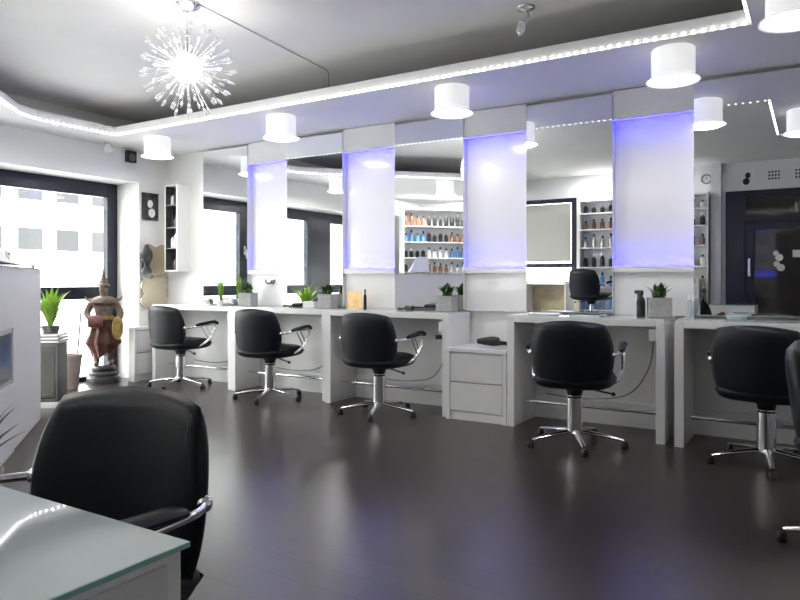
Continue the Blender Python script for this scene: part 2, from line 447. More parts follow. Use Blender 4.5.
def make_chair(lab, loc, rz, lift=0., group='black salon chairs at the styling desks', scale=1.):
    t = thing('salon_chair', lab, 'chair', loc, rz, group)
    z0 = lift
    # seat
    bm = bmesh.new(); b = rounded_pad(bm, .52, .50, .11)
    merge(bm, b, Matrix.Translation((0, .25, .425+z0)) @ Matrix.Rotation(PI/2, 4, 'X'))
    obj('seat', bm, 'leather', t, True, ang=100)
    # backrest, upright pad that wraps a little, leaning back
    bm = bmesh.new(); b = rounded_pad(bm, .505, .430, .085, curve=.07)
    merge(bm, b, Matrix.Translation((0, -.20, .378+z0)) @ Matrix.Rotation(math.radians(8), 4, 'X'))
    obj('backrest', bm, 'leather', t, True, ang=100)
    # under plate and boot
    bm = bmesh.new(); lathe(bm, [(0, .315+z0), (.045, .315+z0), (.05, .34+z0), (.07, .365+z0), (.085, .385+z0), (0, .39+z0)], n=20)
    bx(bm, -.14, .14, -.12, .14, .372+z0, .388+z0, .004); obj('seat_mount', bm, 'blackpl', t, True)
    bm = bmesh.new()
    if lift: lathe(bm, [(0, .36), (.022, .36), (.022, .37+z0), (0, .37+z0)], n=18)
    lathe(bm, [(0, .075), (.052, .075), (.05, .30), (.038, .31), (.036, .362), (0, .362)], n=22); obj('column', bm, 'chrome', t, True)
    bm = bmesh.new(); tube(bm, smooth_path([(.03, .03, .37+z0), (.12, .0, .355+z0), (.24, -.04, .34+z0)], 4), .006, 8); sphere(bm, (.24, -.04, .34+z0), .013)
    obj('height_lever', bm, 'blackpl', t, True)
    for k in range(5):
        a = math.radians(-90+72*k+rz_legs)
        c, s = math.cos(a), math.sin(a)
        bm = bmesh.new()
        tube(bm, [(c*.0, s*.0, .085), (c*.06, s*.06, .085), (c*.2, s*.2, .066), (c*.30, s*.30, .050)], .024, 10, [1, 1, .8, .55], flat=.6)
        lg = obj('leg', bm, 'chrome', t, True)
        bm = bmesh.new(); lathe(bm, [(0, 0), (.021, 0), (.023, .012), (.02, .032), (.013, .044), (0, .046)], c*.305, s*.305, 16)
        obj('foot_glide', bm, 'blackpl', lg, True)
    for sx in (-1, 1):
        bm = bmesh.new()
        tube(bm, smooth_path([(sx*.248, -.165, .595+z0), (sx*.28, -.10, .60+z0), (sx*.288, .0, .605+z0), (sx*.288, .15, .612+z0)], 5), .010, 10)
        tube(bm, smooth_path([(sx*.288, .15, .612+z0), (sx*.289, .185, .60+z0), (sx*.288, .175, .56+z0), (sx*.282, .10, .47+z0), (sx*.262, .03, .42+z0), (sx*.2, 0, .388+z0)], 5), .011, 10)
        tube(bm, [(sx*.288, .0, .605+z0), (sx*.283, .10, .475+z0)], .0055, 8)
        tube(bm, [(sx*.288, .055, .608+z0), (sx*.285, .13, .505+z0)], .0055, 8)
        sphere(bm, (sx*.248, -.165, .595+z0), .017)
        fr = obj('arm_frame', bm, 'chrome', t, True)
        bm = bmesh.new()
        tube(bm, smooth_path([(sx*.288, -.06, .615+z0), (sx*.289, -.02, .624+z0), (sx*.289, .07, .633+z0), (sx*.289, .15, .640+z0), (sx*.289, .19, .632+z0), (sx*.289, .212, .612+z0)], 4), .025, 12,
             [.55, .75, .85, .92, 1, 1, 1, 1, 1, 1, 1, 1, 1, 1, 1, .98, .95, .9, .8, .65, .45], flat=.55)
        obj('armrest_pad', bm, 'leather', fr, True)
    t.scale = (scale,)*3
    return t
rz_legs = 18
R = math.radians
c0 = make_chair('black salon chair nearest the window corner, first of the row', (-5.34, 4.56, 0), R(0))
dup(c0, (-4.11, 4.50, 0), R(3), 'black salon chair second from the window corner')
dup(c0, (-2.915, 4.44, 0), R(2), 'black salon chair just left of the low white drawer unit')
dup(c0, (-1.31, 4.27, 0), R(10), 'black salon chair just right of the low drawer unit, seen from behind')
dup(c0, (-.235, 4.36, 0), R(-10), 'black salon chair at the right desk, in front of the wide mirror')
dup(c0, (.19, 3.14, 0), R(-104), 'black salon chair cut off by the right edge, nearest the right side')
dup(c0, (-1.28, .765, 0), R(188), 'large near black chair behind the foreground glass counter', 'black salon chairs near the camera')
make_chair('raised black chair seen only in the mirror above the fourth desk', (-2.62, .55, 0), R(200), .40, 'black salon chairs near the camera')

# ------------------------------------------------------------------ pendant drum lamps
def drum(x, y, lab, energy=2.4):
    t = thing('drum_lamp', lab, 'ceiling lamp', (x, y, ZS), 0, 'white drum lamps under the soffit')
    bm = bmesh.new()
    lathe(bm, [(0, 0), (.118, 0), (.122, -.004), (.122, -.155), (.128, -.165), (.150, -.180), (.152, -.187), (.146, -.187), (.12, -.170), (0, -.168)], n=40)
    obj('lamp_shade', bm, 'shade', t, True)
    bm = bmesh.new(); lathe(bm, [(0, -.1685), (.118, -.1705), (.138, -.183), (.10, -.188), (0, -.189)], n=36); obj('diffuser', bm, 'diff', t, True)
    l = bpy.data.lights.new('lamp_light', 'AREA'); l.shape = 'DISK'; l.size = .22; l.energy = energy; l.color = (1, .97, .93)
    lo = bpy.data.objects.new('lamp_light', l); COL.objects.link(lo); lo.location = (x, y, ZS-.195)
    return t
drum(-5.35, 4.29, 'smallest white drum ceiling lamp, in the far window corner')
drum(-3.78, 4.27, 'white drum ceiling lamp above the second mirror from the window')
drum(-2.19, 4.27, 'white drum ceiling lamp above the middle mirror')
drum(-.715, 4.25, 'white drum ceiling lamp above the rightmost light panel')
drum(-.075, 3.55, 'largest white drum ceiling lamp, cut off at the top right corner')
drum(-5.40, 2.62, 'white drum ceiling lamp seen only in the second mirror from the window', 9)
drum(-4.36, 1.55, 'white drum ceiling lamp seen only in the middle mirror', 9)

# ------------------------------------------------------------------ chandelier
CX, CY = -3.20, 2.78
t = thing('chandelier', 'round starburst glass chandelier hanging at the upper left', 'chandelier', (CX, CY, ZC))
bm = bmesh.new(); lathe(bm, [(0, 0), (.075, 0), (.078, -.012), (.06, -.03), (.03, -.045), (0, -.05)], n=28); obj('canopy', bm, 'chrome', t, True)
bm = bmesh.new(); tube(bm, [(0, 0, -.045), (0, 0, -.30)], .006, 8); lathe(bm, [(0, -.15), (.014, -.155), (.014, -.19), (0, -.195)], n=14)
lathe(bm, [(0, -.22), (.02, -.235), (.024, -.27), (.012, -.30), (0, -.305)], n=16); obj('stem', bm, 'chrome', t, True)
bm = bmesh.new(); sphere(bm, (0, 0, -.385), .085, 24, 16); obj('globe', bm, 'globe', t, True)
bm = bmesh.new()
tube(bm, [(0, 0, .08), (0, 0, .235)], .0022, 6); 
lathe(bm, [(0, .228), (.006, .235), (.009, .25), (.0085, .262), (.004, .272), (0, .278)], n=10)
lathe(bm, [(0, .165), (.005, .172), (.005, .179), (0, .186)], n=8)
rod0 = obj('glass_rod', bm, 'crystal', t, True)
N = 96
for i in range(N):
    z = 1-2*(i+.5)/N; ph = i*PI*(3-5**.5)
    v = Vector((math.sqrt(1-z*z)*math.cos(ph), math.sqrt(1-z*z)*math.sin(ph), z))
    r = rod0 if i == 0 else rod0.copy()
    if i: COL.objects.link(r); r.parent = t
    r.rotation_mode = 'QUATERNION'; r.rotation_quaternion = Vector((0, 0, 1)).rotation_difference(v)
    r.location = (0, 0, -.385); s = random.uniform(.98, 1.08); r.scale = (1, 1, s)
l = bpy.data.lights.new('chandelier_light', 'POINT'); l.energy = 6; l.shadow_soft_size = .28; l.color = (1, .97, .93)
lo = bpy.data.objects.new('chandelier_light', l); COL.objects.link(lo); lo.location = (CX, CY, ZC-.385)
# cord on the ceiling
bm = bmesh.new(); tube(bm, [(.07, .02, -.006), (-3.26-CX, 4.22-CY, -.006), (-3.26-CX, 4.24-CY, -.03), (-3.26-CX, 4.24-CY, ZS+.02-ZC)], .0025, 6)
obj('power_cord', bm, 'greymetal', t)
# small bare spot hanging from the ceiling at the top middle
t = thing('ceiling_spotlight', 'small clear bulb fitting hanging from the ceiling, top middle', 'ceiling spotlight', (-1.49, 3.88, ZC))
bm = bmesh.new(); lathe(bm, [(0, 0), (.055, 0), (.052, -.012), (.02, -.028), (0, -.03)], n=22); obj('mount', bm, 'steel', t, True)
bm = bmesh.new(); tube(bm, smooth_path([(0, 0, -.025), (.018, 0, -.06), (-.004, 0, -.09)], 4), .008, 8); obj('neck', bm, 'steel', t, True)
bm = bmesh.new(); lathe(bm, [(0, -.085), (.02, -.09), (.028, -.12), (.022, -.15), (.006, -.17), (0, -.172)], 0, 0, 16, Matrix.Rotation(.25, 4, 'Y')); obj('bulb', bm, 'crystal', t, True)
# small white spot on wall/soffit by the window
t = thing('wall_spotlight', 'tiny white spotlight under the soffit above the window', 'spotlight', (-5.96, 4.18, ZS))
bm = bmesh.new(); lathe(bm, [(0, 0), (.03, 0), (.03, -.012), (0, -.014)], n=16); obj('mount', bm, 'white', t, True)
bm = bmesh.new(); lathe(bm, [(0, .0), (.02, -.005), (.038, -.05), (.04, -.075), (0, -.078)], 0, 0, 18, Matrix.Translation((0, 0, -.012)) @ Matrix.Rotation(-.3, 4, 'Y')); obj('head', bm, 'pwhite', t, True)
# black speaker
t = thing('wall_speaker', 'small black loudspeaker high on the wall beside the window', 'speaker', (XL, 4.52, 2.27))
obj('cabinet', box(.0, .05, -.055, .055, 0, .12, bev=.006), 'blackpl', t)
bm = bmesh.new(); lathe(bm, [(0, 0), (.036, 0), (.04, .004), (.012, .001), (0, .004)], 0, 0, 20, Matrix.Translation((.05, 0, .05)) @ Matrix.Rotation(PI/2, 4, 'Y')); obj('cone', bm, 'greymetal', t, True)

# ------------------------------------------------------------------ wall things in the window corner
def picture(lab, w, h, mtx_loc, rz, frame='photo', group=None, mm='photo', art=None):
    t = thing('framed_picture', lab, 'picture', mtx_loc, rz, group)   # local: faces -Y
    bm = bmesh.new()
    f = .012
    bx(bm, -w/2, w/2, -.02, 0, 0, f); bx(bm, -w/2, w/2, -.02, 0, h-f, h); bx(bm, -w/2, -w/2+f, -.02, 0, f, h-f); bx(bm, w/2-f, w/2, -.02, 0, f, h-f)
    obj('picture_frame', bm, frame, t)
    pr = obj('print', box(-w/2+f, w/2-f, -.012, -.002, f, h-f), mm, t)
    if art:
        bm = bmesh.new(); art(bm, w, h); obj('artwork', bm, art_m[0], pr)
    return t
art_m = ['paper']
def portrait(bm, w, h):
    M1 = Matrix.Translation((-.03*0, -.0125, h*.6)) @ Matrix.Rotation(PI/2, 4, 'X')
    lathe(bm, [(0, 0), (w*.17, 0), (w*.17, .0015), (0, .0015)], 0, 0, 18, M1, sx=1, sy=1.25)
    M2 = Matrix.Translation((.02, -.0125, h*.27)) @ Matrix.Rotation(PI/2, 4, 'X')
    lathe(bm, [(0, 0), (w*.22, 0), (w*.22, .0015), (0, .0015)], 0, 0, 18, M2, sx=1, sy=1.1)
picture('black and white portrait photograph beside the window', .20, .29, (XL, 4.77, 1.69), PI/2, 'photo', None, 'photo', portrait)

# display cabinet with small bottles
t = thing('display_cabinet', 'narrow white wall cabinet holding dark bottles in the far corner', 'cabinet', (-5.91, YM, 1.14))
bm = bmesh.new()
W_, D_, H_ = .20, .17, .92
bx(bm, 0, .015, -D_, 0, 0, H_); bx(bm, W_-.02, W_, -D_, 0, 0, H_); bx(bm, .015, W_-.02, -D_, 0, 0, .015); bx(bm, .015, W_-.02, -D_, 0, H_-.015, H_)
obj('body', bm, 'whitemat', t)
obj('lining', box(.0155, .019, -D_+.002, -.011, .016, H_-.016), 'stone', t)
obj('back_board', box(.015, W_-.02, -.01, 0, .015, H_-.015), 'greymetal', t)
for z in (.24, .46, .70): obj('shelf', box(.015, W_-.02, -D_+.01, -.01, z, z+.01), 'clear', t)
def bottle(name, lab, loc, h, r, m, cap, group=None, cat='bottle'):
    t = thing(name, lab, cat, loc, 0, group)
    bm = bmesh.new(); lathe(bm, [(0, 0), (r, 0), (r, h*.6), (r*.8, h*.7), (r*.4, h*.76), (r*.4, h*.8), (0, h*.8)], n=16); obj('bottle_body', bm, m, t, True)
    bm = bmesh.new(); lathe(bm, [(0, h*.8), (r*.5, h*.8), (r*.5, h), (0, h)], n=12); obj('cap', bm, cap, t, True)
    return t
k = 0
words = ['bottom', 'second', 'third', 'top']
for si, z in enumerate((.016, .251, .471, .711)):
    for bi, bxx in enumerate((.045, .09, .14)):
        h = [.17, .15, .19, .13][(si+bi) % 4]
        mm = ['blackpl', 'photo', 'pwhite', 'greymetal'][(bi*3+si*2) % 4] if si != 1 else ['pwhite', 'steel', 'pwhite', 'blackpl'][bi]
        bottle('perfume_bottle', f'small bottle, {["left","middle","right"][bi]} one on the {words[si]} shelf of the corner wall cabinet',
               (-5.91+bxx, YM-.10, 1.14+z), h, .021, mm, 'blackpl', 'bottles in the corner wall cabinet')

# wavy mirrors; the reflected room's tan is painted into their colour
def wavy(lab, y, z, w, h, ph):
    bm = bmesh.new(); pts = []; n = 14
    for i in range(n+1):
        s = i/n; pts.append((s*w, .016*math.sin(s*2*PI*1.5+ph)))
    for i in range(1, n+1):
        s = i/n; pts.append((w+.016*math.sin(s*2*PI*2+ph), s*h))
    for i in range(1, n+1):
        s = 1-i/n; pts.append((s*w, h+.016*math.sin(s*2*PI*1.5+ph)))
    for i in range(1, n):
        s = 1-i/n; pts.append((.016*math.sin(s*2*PI*2+ph), s*h))
    prism(bm, pts, 0, .012)
    o = obj('wavy_mirror', bm, 'tan'); o.matrix_world = Matrix.Translation((XL+.012, y, z)) @ Matrix.Rotation(PI/2, 4, 'Z') @ Matrix.Rotation(PI/2, 4, 'X') @ Matrix.Translation((0, 0, -.012))
    o.location.x = XL+.014
    return tag(o, lab, 'mirror', 'tan wavy-edged mirrors in the corner')
wavy('upper tan wavy-edged mirror on the wall left of the corner cabinet', 4.70, 1.10, .30, .32, .4)
wavy('lower tan wavy-edged mirror on the wall left of the corner cabinet', 4.66, .76, .32, .32, 2.)
# added dark head; stands in for the statue's reflection in the upper mirror
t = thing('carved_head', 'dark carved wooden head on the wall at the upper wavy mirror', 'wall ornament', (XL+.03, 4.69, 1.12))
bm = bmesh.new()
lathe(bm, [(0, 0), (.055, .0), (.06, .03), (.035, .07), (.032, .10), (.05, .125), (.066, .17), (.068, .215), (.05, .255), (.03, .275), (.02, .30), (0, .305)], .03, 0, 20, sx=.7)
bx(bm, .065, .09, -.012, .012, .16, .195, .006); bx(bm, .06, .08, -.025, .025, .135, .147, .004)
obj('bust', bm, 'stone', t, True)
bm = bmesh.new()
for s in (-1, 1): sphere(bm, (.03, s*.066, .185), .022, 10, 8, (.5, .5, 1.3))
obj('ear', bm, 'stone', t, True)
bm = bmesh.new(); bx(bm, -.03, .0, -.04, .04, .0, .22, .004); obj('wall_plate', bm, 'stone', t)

# ------------------------------------------------------------------ statue
SX, SY = -6.25, 4.34
t = thing('guardian_statue', 'standing carved guardian statue with spired crown in front of window', 'statue', (SX, SY, 0), R(55))
bm = bmesh.new()
lathe(bm, [(0, 0), (.16, 0), (.165, .02), (.16, .05), (.14, .06), (.135, .075), (.15, .085), (.15, .105), (.12, .12), (0, .12)], n=28); obj('pedestal', bm, 'stone', t, True)
bm = bmesh.new(); lathe(bm, [(0, .12), (.10, .12), (.125, .135), (.125, .155), (.10, .175), (0, .178)], n=24); obj('plinth', bm, 'stone', t, True)
# continuous body by skin
def skin_body(name, verts, edges, radii, m, parent):
    me = bpy.data.meshes.new(name); me.from_pydata(verts, edges, []); o = bpy.data.objects.new(name, me); COL.objects.link(o)
    md = o.modifiers.new('skin', 'SKIN'); me.materials.append(M[m])
    for i, r in enumerate(radii):
        me.skin_vertices[0].data[i].radius = (r, r) if not isinstance(r, tuple) else r
    me.skin_vertices[0].data[0].use_root = True
    md.use_smooth_shade = True
    s = o.modifiers.new('sub', 'SUBSURF'); s.levels = 1; s.render_levels = 2
    if parent: o.parent = parent
    return o
V = [(0, 0, .55), (0, 0, .66), (0, 0, .80), (0, 0, .88), (0, -.005, .955),
     (-.11, 0, .82), (-.165, -.02, .70), (-.10, -.11, .64),
     (.11, 0, .82), (.165, -.02, .70), (.12, -.12, .60),
     (-.06, 0, .48), (-.065, -.01, .34), (-.065, 0, .20), (-.07, -.07, .19),
     (.06, 0, .48), (.065, -.01, .34), (.065, 0, .20), (.07, -.07, .19), (0, -.012, .915), (0, 0, 1.0)]
Ed = [(0, 1), (1, 2), (2, 3), (3, 19), (19, 4), (4, 20), (2, 5), (5, 6), (6, 7), (2, 8), (8, 9), (9, 10), (0, 11), (11, 12), (12, 13), (13, 14), (0, 15), (15, 16), (16, 17), (17, 18)]
Rd = [.085, .07, .085, .03, .05, .045, .036, .028, .045, .036, .028, .06, .045, .03, .026, .06, .045, .03, .026, .042, .035]
skin_body('body', V, Ed, Rd, 'bronze', t)
bm = bmesh.new(); lathe(bm, [(0, .985), (.058, .985), (.062, .997), (.05, 1.01), (.043, 1.025), (.046, 1.035), (.032, 1.05), (.034, 1.06), (.02, 1.08), (.021, 1.09), (.010, 1.13), (.004, 1.19), (0, 1.195)], n=20); obj('crown', bm, 'bronze', t, True)
bm = bmesh.new(); lathe(bm, [(0, .875), (.045, .885), (.095, .87), (.135, .835), (.14, .815), (.12, .82), (.09, .84), (0, .84)], n=24, sx=1, sy=.75)
for s in (-1, 1): tube(bm, smooth_path([(s*.11, 0, .845), (s*.155, 0, .85), (s*.175, 0, .885)], 4), .016, 8, None if False else [1, 1, .95, .9, .8, .7, .55, .4, .2][:9])
obj('shoulder_collar', bm, 'bronze', t, True)
bm = bmesh.new()
b = bmesh.new(); n = 36; prof = [(.085, .66), (.11, .58), (.125, .50), (.155, .43), (.16, .40), (.12, .34), (.105, .28)]
rings = []
for r, z in prof:
    rings.append([b.verts.new(((r*(1+.09*math.sin(i*2*PI/n*9)))*math.cos(2*PI*i/n), (r*(1+.09*math.sin(i*2*PI/n*9)))*.75*math.sin(2*PI*i/n), z+.025*math.sin(i*2*PI/n*4)*(z < .4))) for i in range(n)])
for a, c in zip(rings, rings[1:]):
    for i in range(n): b.faces.new((a[i], a[(i+1) % n], c[(i+1) % n], c[i]))
bmesh.ops.solidify(b, geom=b.faces[:], thickness=.012)
merge(bm, b); obj('robe', bm, 'redlac', t, True)
bm = bmesh.new(); lathe(bm, [(0, .68), (.098, .68), (.106, .66), (.098, .64), (0, .64)], n=24, sy=.8); obj('belt', bm, 'gold', t, True)
bm = bmesh.new(); lathe(bm, [(0, 0), (.10, 0), (.11, .015), (.10, .05), (0, .06)], 0, 0, 20, Matrix.Translation((.13, -.11, .56)) @ Matrix.Rotation(PI/2, 4, 'X'), sx=.5, sy=1.1); obj('shield', bm, 'gold', t, True)
bm = bmesh.new(); lathe(bm, [(0, 0), (.055, 0), (.066, .04), (.066, .10), (.055, .14), (0, .14)], 0, 0, 20, Matrix.Translation((-.06, -.12, .63)) @ Matrix.Rotation(PI/2, 4, 'Y') @ Matrix.Translation((0, 0, -.085))); obj('drum', bm, 'redlac', t, True)
bm = bmesh.new(); tube(bm, [(-.21, -.06, .72), (-.24, -.08, .30)], .008, 8); obj('staff', bm, 'stone', t, True)

# terracotta bucket
t = thing('plant_pot', 'empty brown-grey pot on the floor left of the statue', 'pot', (-6.16, 3.90, 0))
bm = bmesh.new(); lathe(bm, [(0, 0), (.085, 0), (.12, .30), (.125, .30), (.125, .33), (.105, .33), (.10, .28), (0, .27)], n=28); obj('pot_body', bm, 'terra', t, True)
bm = bmesh.new(); lathe(bm, [(0, .272), (.099, .282), (.099, .286), (0, .29)], n=20); obj('soil', bm, 'soil', t)

# grey side table by reception with plant
t = thing('side_cabinet', 'dark grey glazed side cabinet behind the reception counter', 'cabinet', (-5.44, 3.27, 0), R(40))
bm = bmesh.new(); w2 = .115
bx(bm, -w2, w2, -w2, w2, 0, .05, .004); obj('plinth', bm, 'white', t)  # added white base; stands in for a window reflection under the cabinet
bm = bmesh.new(); bx(bm, -w2+.005, w2-.005, -w2+.005, w2-.005, .05, .53, .006); obj('body', bm, 'greymetal', t)
for k in range(3): obj('tray', box(-w2-.005+.004*k, w2+.005-.004*k, -w2-.005, w2+.005, .532+.027*k, .553+.027*k, bev=.005), 'steel', t)
obj('door', box(-w2+.03, w2-.03, -w2-.004, -w2+.004, .08, .50, bev=.002), 'darkglass', t)

def blades(bm, n, L, wid, spread, z0, r0=.01, seed=1, up=.6):
    rnd = random.Random(seed)
    for i in range(n):
        a = i*2.399+rnd.uniform(-.2, .2); l = L*rnd.uniform(.65, 1.05); sp = spread*rnd.uniform(.3, 1.1)
        c, s = math.cos(a), math.sin(a); b = bmesh.new(); prev = None; K = 7
        for k in range(K+1):
            u = k/K; rr = r0+l*sp*u*(.5+.5*u); zz = z0+l*(u*up+ (u-u*u*.9)*(1-up)*1.2)*(1.2-sp*.5)
            w = wid*math.sin(PI*min(1, .12+u*.88))*(1 if u < 1 else 0)+.0006
            p = Vector((c*rr, s*rr, zz)); q = Vector((-s, c, 0))*w
            row = [b.verts.new(p-q), b.verts.new(p+Vector((0, 0, -w*.35))), b.verts.new(p+q)]
            if prev:
                b.faces.new((prev[0], prev[1], row[1], row[0])); b.faces.new((prev[1], prev[2], row[2], row[1]))
            prev = row
        bmesh.ops.solidify(b, geom=b.faces[:], thickness=.0015)
        merge(bm, b)

t = thing('potted_plant', 'bright green leafy plant on the grey side cabinet by the window', 'plant', (-5.42, 3.27, .609))
bm = bmesh.new(); lathe(bm, [(0, 0), (.06, 0), (.075, .06), (.07, .06), (.068, .05), (0, .05)], n=20); obj('pot', bm, 'greymetal', t, True)
bm = bmesh.new(); blades(bm, 40, .46, .018, .5, .045, seed=4); obj('foliage', bm, 'lime', t, True)

# ------------------------------------------------------------------ reception counter (left edge)
P0 = Vector((-4.96, 2.92)); P1 = Vector((-3.60, 1.82)); e = (P1-P0).normalized(); ang = math.atan2(e.y, e.x); LW = (P1-P0).length
t = thing('reception_counter', 'tall white reception counter with picture recess at the left edge', 'counter', (P0.x, P0.y, 0), ang)
# local x along face, +y is the visible face normal side, body towards -y
H = 1.135; DD = .5
bm = bmesh.new()
n0, n1, m0, m1 = 1.0, 1.46, .42, .76         # recess
r = .06
foot = [(r, 0), (LW, 0), (LW, -DD), (0, -DD), (0, -r), (r*.3, -r*.3)]
bx(bm, 0, n0, -DD, 0, .0, H, .015); bx(bm, n1, LW, -DD, 0, 0, H, .003)
bx(bm, n0-.012, n1+.002, -DD, 0, 0, m0); bx(bm, n0-.012, n1+.002, -DD, 0, m1, H-.001)
bx(bm, n0-.012, n1+.002, -DD, -.10, m0, m1)
obj('body', bm, 'whitemat', t)
bm = bmesh.new(); f = .03
bx(bm, n0, n0+f, -.09, -.01, m0, m1); bx(bm, n1-f, n1, -.09, -.01, m0, m1); bx(bm, n0+f, n1-f, -.09, -.01, m0, m0+f); bx(bm, n0+f, n1-f, -.09, -.01, m1-f, m1)
obj('recess_frame', bm, 'steel', t)
pp = obj('display_print', box(n0+f, n1-f, -.095, -.07, m0+f, m1-f), 'paper', t)
bm = bmesh.new(); lathe(bm, [(0, 0), (.11, 0), (.11, .003), (0, .003)], 0, 0, 28, Matrix.Translation((n0+f+.13, -.0665, (m0+m1)/2-.0)) @ Matrix.Rotation(PI/2, 4, 'X'), sx=1., sy=.8); o = obj('blue_disc', bm, 'blueink', pp)
obj('counter_glass', box(-.02, LW, -DD+.02, .03, H+.012, H+.02, bev=.001), 'tileglass', t)
bm = bmesh.new()
for (a, b_) in ((.05, -.05), (.05, -.4), (LW-.05, -.05), (LW-.05, -.4), (.8, -.2)): lathe(bm, [(0, H), (.014, H), (.014, H+.0125), (0, H+.0125)], a, b_, 12)
obj('glass_standoff', bm, 'chrome', t, True)
ME = t.matrix_basis if False else Matrix.Translation((P0.x, P0.y, 0)) @ Matrix.Rotation(ang, 4, 'Z')
def onc(x, y): v = ME @ Vector((x, y, 0)); return (v.x, v.y, H+.0205)
t = thing('tablet_stand', 'lilac-grey tilted price display on top of the reception counter', 'display', onc(.86, -.16), ang)
bm = bmesh.new(); b = bmesh.new()
vs = [b.verts.new(p) for p in [(-.12, -.08, 0), (.14, -.08, 0), (.14, .10, 0), (-.12, .10, 0), (.0, -.03, .20), (.14, -.03, .20)]]
for q in ((0, 3, 2, 1), (0, 1, 5, 4), (2, 3, 4, 5), (0, 4, 3), (1, 2, 5)): b.faces.new([vs[i] for i in q])
bmesh.ops.recalc_face_normals(b, faces=b.faces[:]); bmesh.ops.bevel(b, geom=b.edges[:], offset=.006, segments=2, affect='EDGES'); merge(bm, b)
obj('wedge_body', bm, 'lilac', t)
t = thing('leaflet_box', 'small cream leaflet box on the reception counter', 'box', onc(.42, -.2), ang)
bm = bmesh.new(); bx(bm, -.09, .09, -.06, .06, 0, .012); bx(bm, -.09, -.082, -.06, .06, .012, .09); bx(bm, .082, .09, -.06, .06, .012, .09); bx(bm, -.082, .082, -.06, -.052, .012, .09); bx(bm, -.082, .082, .052, .06, .012, .07); obj('tray_box', bm, 'cream', t)
obj('leaflets', box(-.078, .078, -.045, .045, .0125, .10), 'paper', t)

# spiky plant at left edge
t = thing('spiky_plant', 'dark spiky-leaved plant poking in at the lower left edge', 'plant', (-3.10, 1.51, 0))
bm = bmesh.new(); lathe(bm, [(0, 0), (.09, 0), (.13, .22), (.12, .22), (.115, .19), (0, .19)], n=24); obj('pot', bm, 'pot', t, True)
bm = bmesh.new(); lathe(bm, [(0, .192), (.113, .192), (.113, .198), (0, .2)], n=20); obj('soil', bm, 'soil', t)
bm = bmesh.new(); blades(bm, 34, .40, .012, .75, .19, seed=9, up=.7); obj('foliage', bm, 'darkleaf', t, True)

# ------------------------------------------------------------------ foreground counter
FX, FY = -.628, .548
t = thing('front_counter', 'low white counter with a green-edged glass top, bottom left foreground', 'counter', (FX, FY, 0))
bm = bmesh.new()
bx(bm, -1.6, -.006, -.62, -.006, .60, .735, .002)
bx(bm, -1.6, -1.55, -.62, -.006, 0, .60); bx(bm, -.36, -.30, -.62, -.006, 0, .60)
obj('body', bm, 'whitemat', t)
bm = bmesh.new(); bx(bm, -1.55, -.36, -.60, -.55, .1, .60); obj('back_board', bm, 'white', t)
obj('drawer_front', box(-.008, .0, -.60, -.03, .635, .725, bev=.001), 'drawer', t)
g = obj('glass_top', box(-1.61, 0, -.63, 0, .7355, .7425, bev=.0005), 'tileglass', t)
bm = bmesh.new(); bx(bm, -1.61, .0008, .0, .0012, .736, .742); bx(bm, 0, .0012, -.63, .0012, .736, .742); obj('glass_edge', bm, 'glassedge', g)

# ------------------------------------------------------------------ items on desks
def cube_plant(x, y, lab, rz, s=1., z=.8, name='potted_succulent'):
    t = thing(name, lab, 'plant', (x, y, z), rz, 'small succulents in grey cube pots')
    a = .068*s; h = .125*s
    bm = bmesh.new(); bx(bm, -a, a, -a, a, 0, h-.02, .004)
    for q in ((-a, a, -a, -a+.01), (-a, a, a-.01, a), (-a, -a+.01, -a+.01, a-.01), (a-.01, a, -a+.01, a-.01)): bx(bm, *q, h-.02, h)
    obj('pot', bm, 'pot', t)
    obj('soil', box(-a+.01, a-.01, -a+.01, a-.01, h-.02, h-.008), 'soil', t)
    bm = bmesh.new(); blades(bm, 46, .12*s, .013*s, .62, h-.012, seed=int(abs(x)*100), up=.75)
    for k in range(30):
        rr = random.uniform(0, .045)*s; aa = random.uniform(0, 6.28); zz = h+random.uniform(0, .10*s)*(1-rr/(.07*s))
        sphere(bm, (rr*math.cos(aa), rr*math.sin(aa), zz), .012*s, 6, 5, (1, 1, 1.4))
    obj('foliage', bm, 'leaf', t, True); return t
cube_plant(-4.70+.03, 4.80, 'small succulent in grey cube pot right of the first mirror', R(12))
cube_plant(-3.70, 4.80, 'small succulent in grey cube pot right of the second mirror', R(8))
cube_plant(-2.50, 4.79, 'small succulent in grey cube pot right of the middle mirror', R(5))
cube_plant(-.895, 4.80, 'small succulent in grey cube pot beside the black spray bottle', R(20), 1.05)

def sprayer(x, y, lab, s=1.):
    t = thing('spray_bottle', lab, 'bottle', (x, y, .8), R(150))
    bm = bmesh.new(); lathe(bm, [(0, 0), (.028, 0), (.03, .01), (.03, .10), (.024, .125), (.012, .14), (.012, .15), (0, .15)], n=20); obj('bottle_body', bm, 'blackpl', t, True)
    bm = bmesh.new(); bx(bm, -.016, .05, -.011, .011, .155, .18, .005); bx(bm, .02, .028, -.006, .006, .12, .158, .002); bx(bm, -.012, .012, -.012, .012, .148, .158); obj('trigger_head', bm, 'blackpl', t)
    t.scale = (s,)*3
sprayer(-1.01, 4.78, 'black spray bottle on the desk left of the right-hand succulent')
bottle('clear_bottle', 'small clear bottle on the desk at the left edge of the wide mirror', (-.70, 4.78, .8), .15, .022, 'clear', 'pwhite')
bottle('dark_bottle', 'slim black bottle beside the amber candle glass', (-3.30, 4.80, .8), .17, .014, 'blackpl', 'blackpl')
t = thing('candle_glass', 'square amber candle glass glowing on the third desk', 'candle', (-3.42, 4.82, .8))
bm = bmesh.new(); w2 = .042
for q in ((-w2, w2, -w2, -w2+.006), (-w2, w2, w2-.006, w2), (-w2, -w2+.006, -w2+.006, w2-.006), (w2-.006, w2, -w2+.006, w2-.006)): bx(bm, *q, .008, .15)
bx(bm, -w2, w2, -w2, w2, 0, .008); obj('glass_holder', bm, 'amber', t)
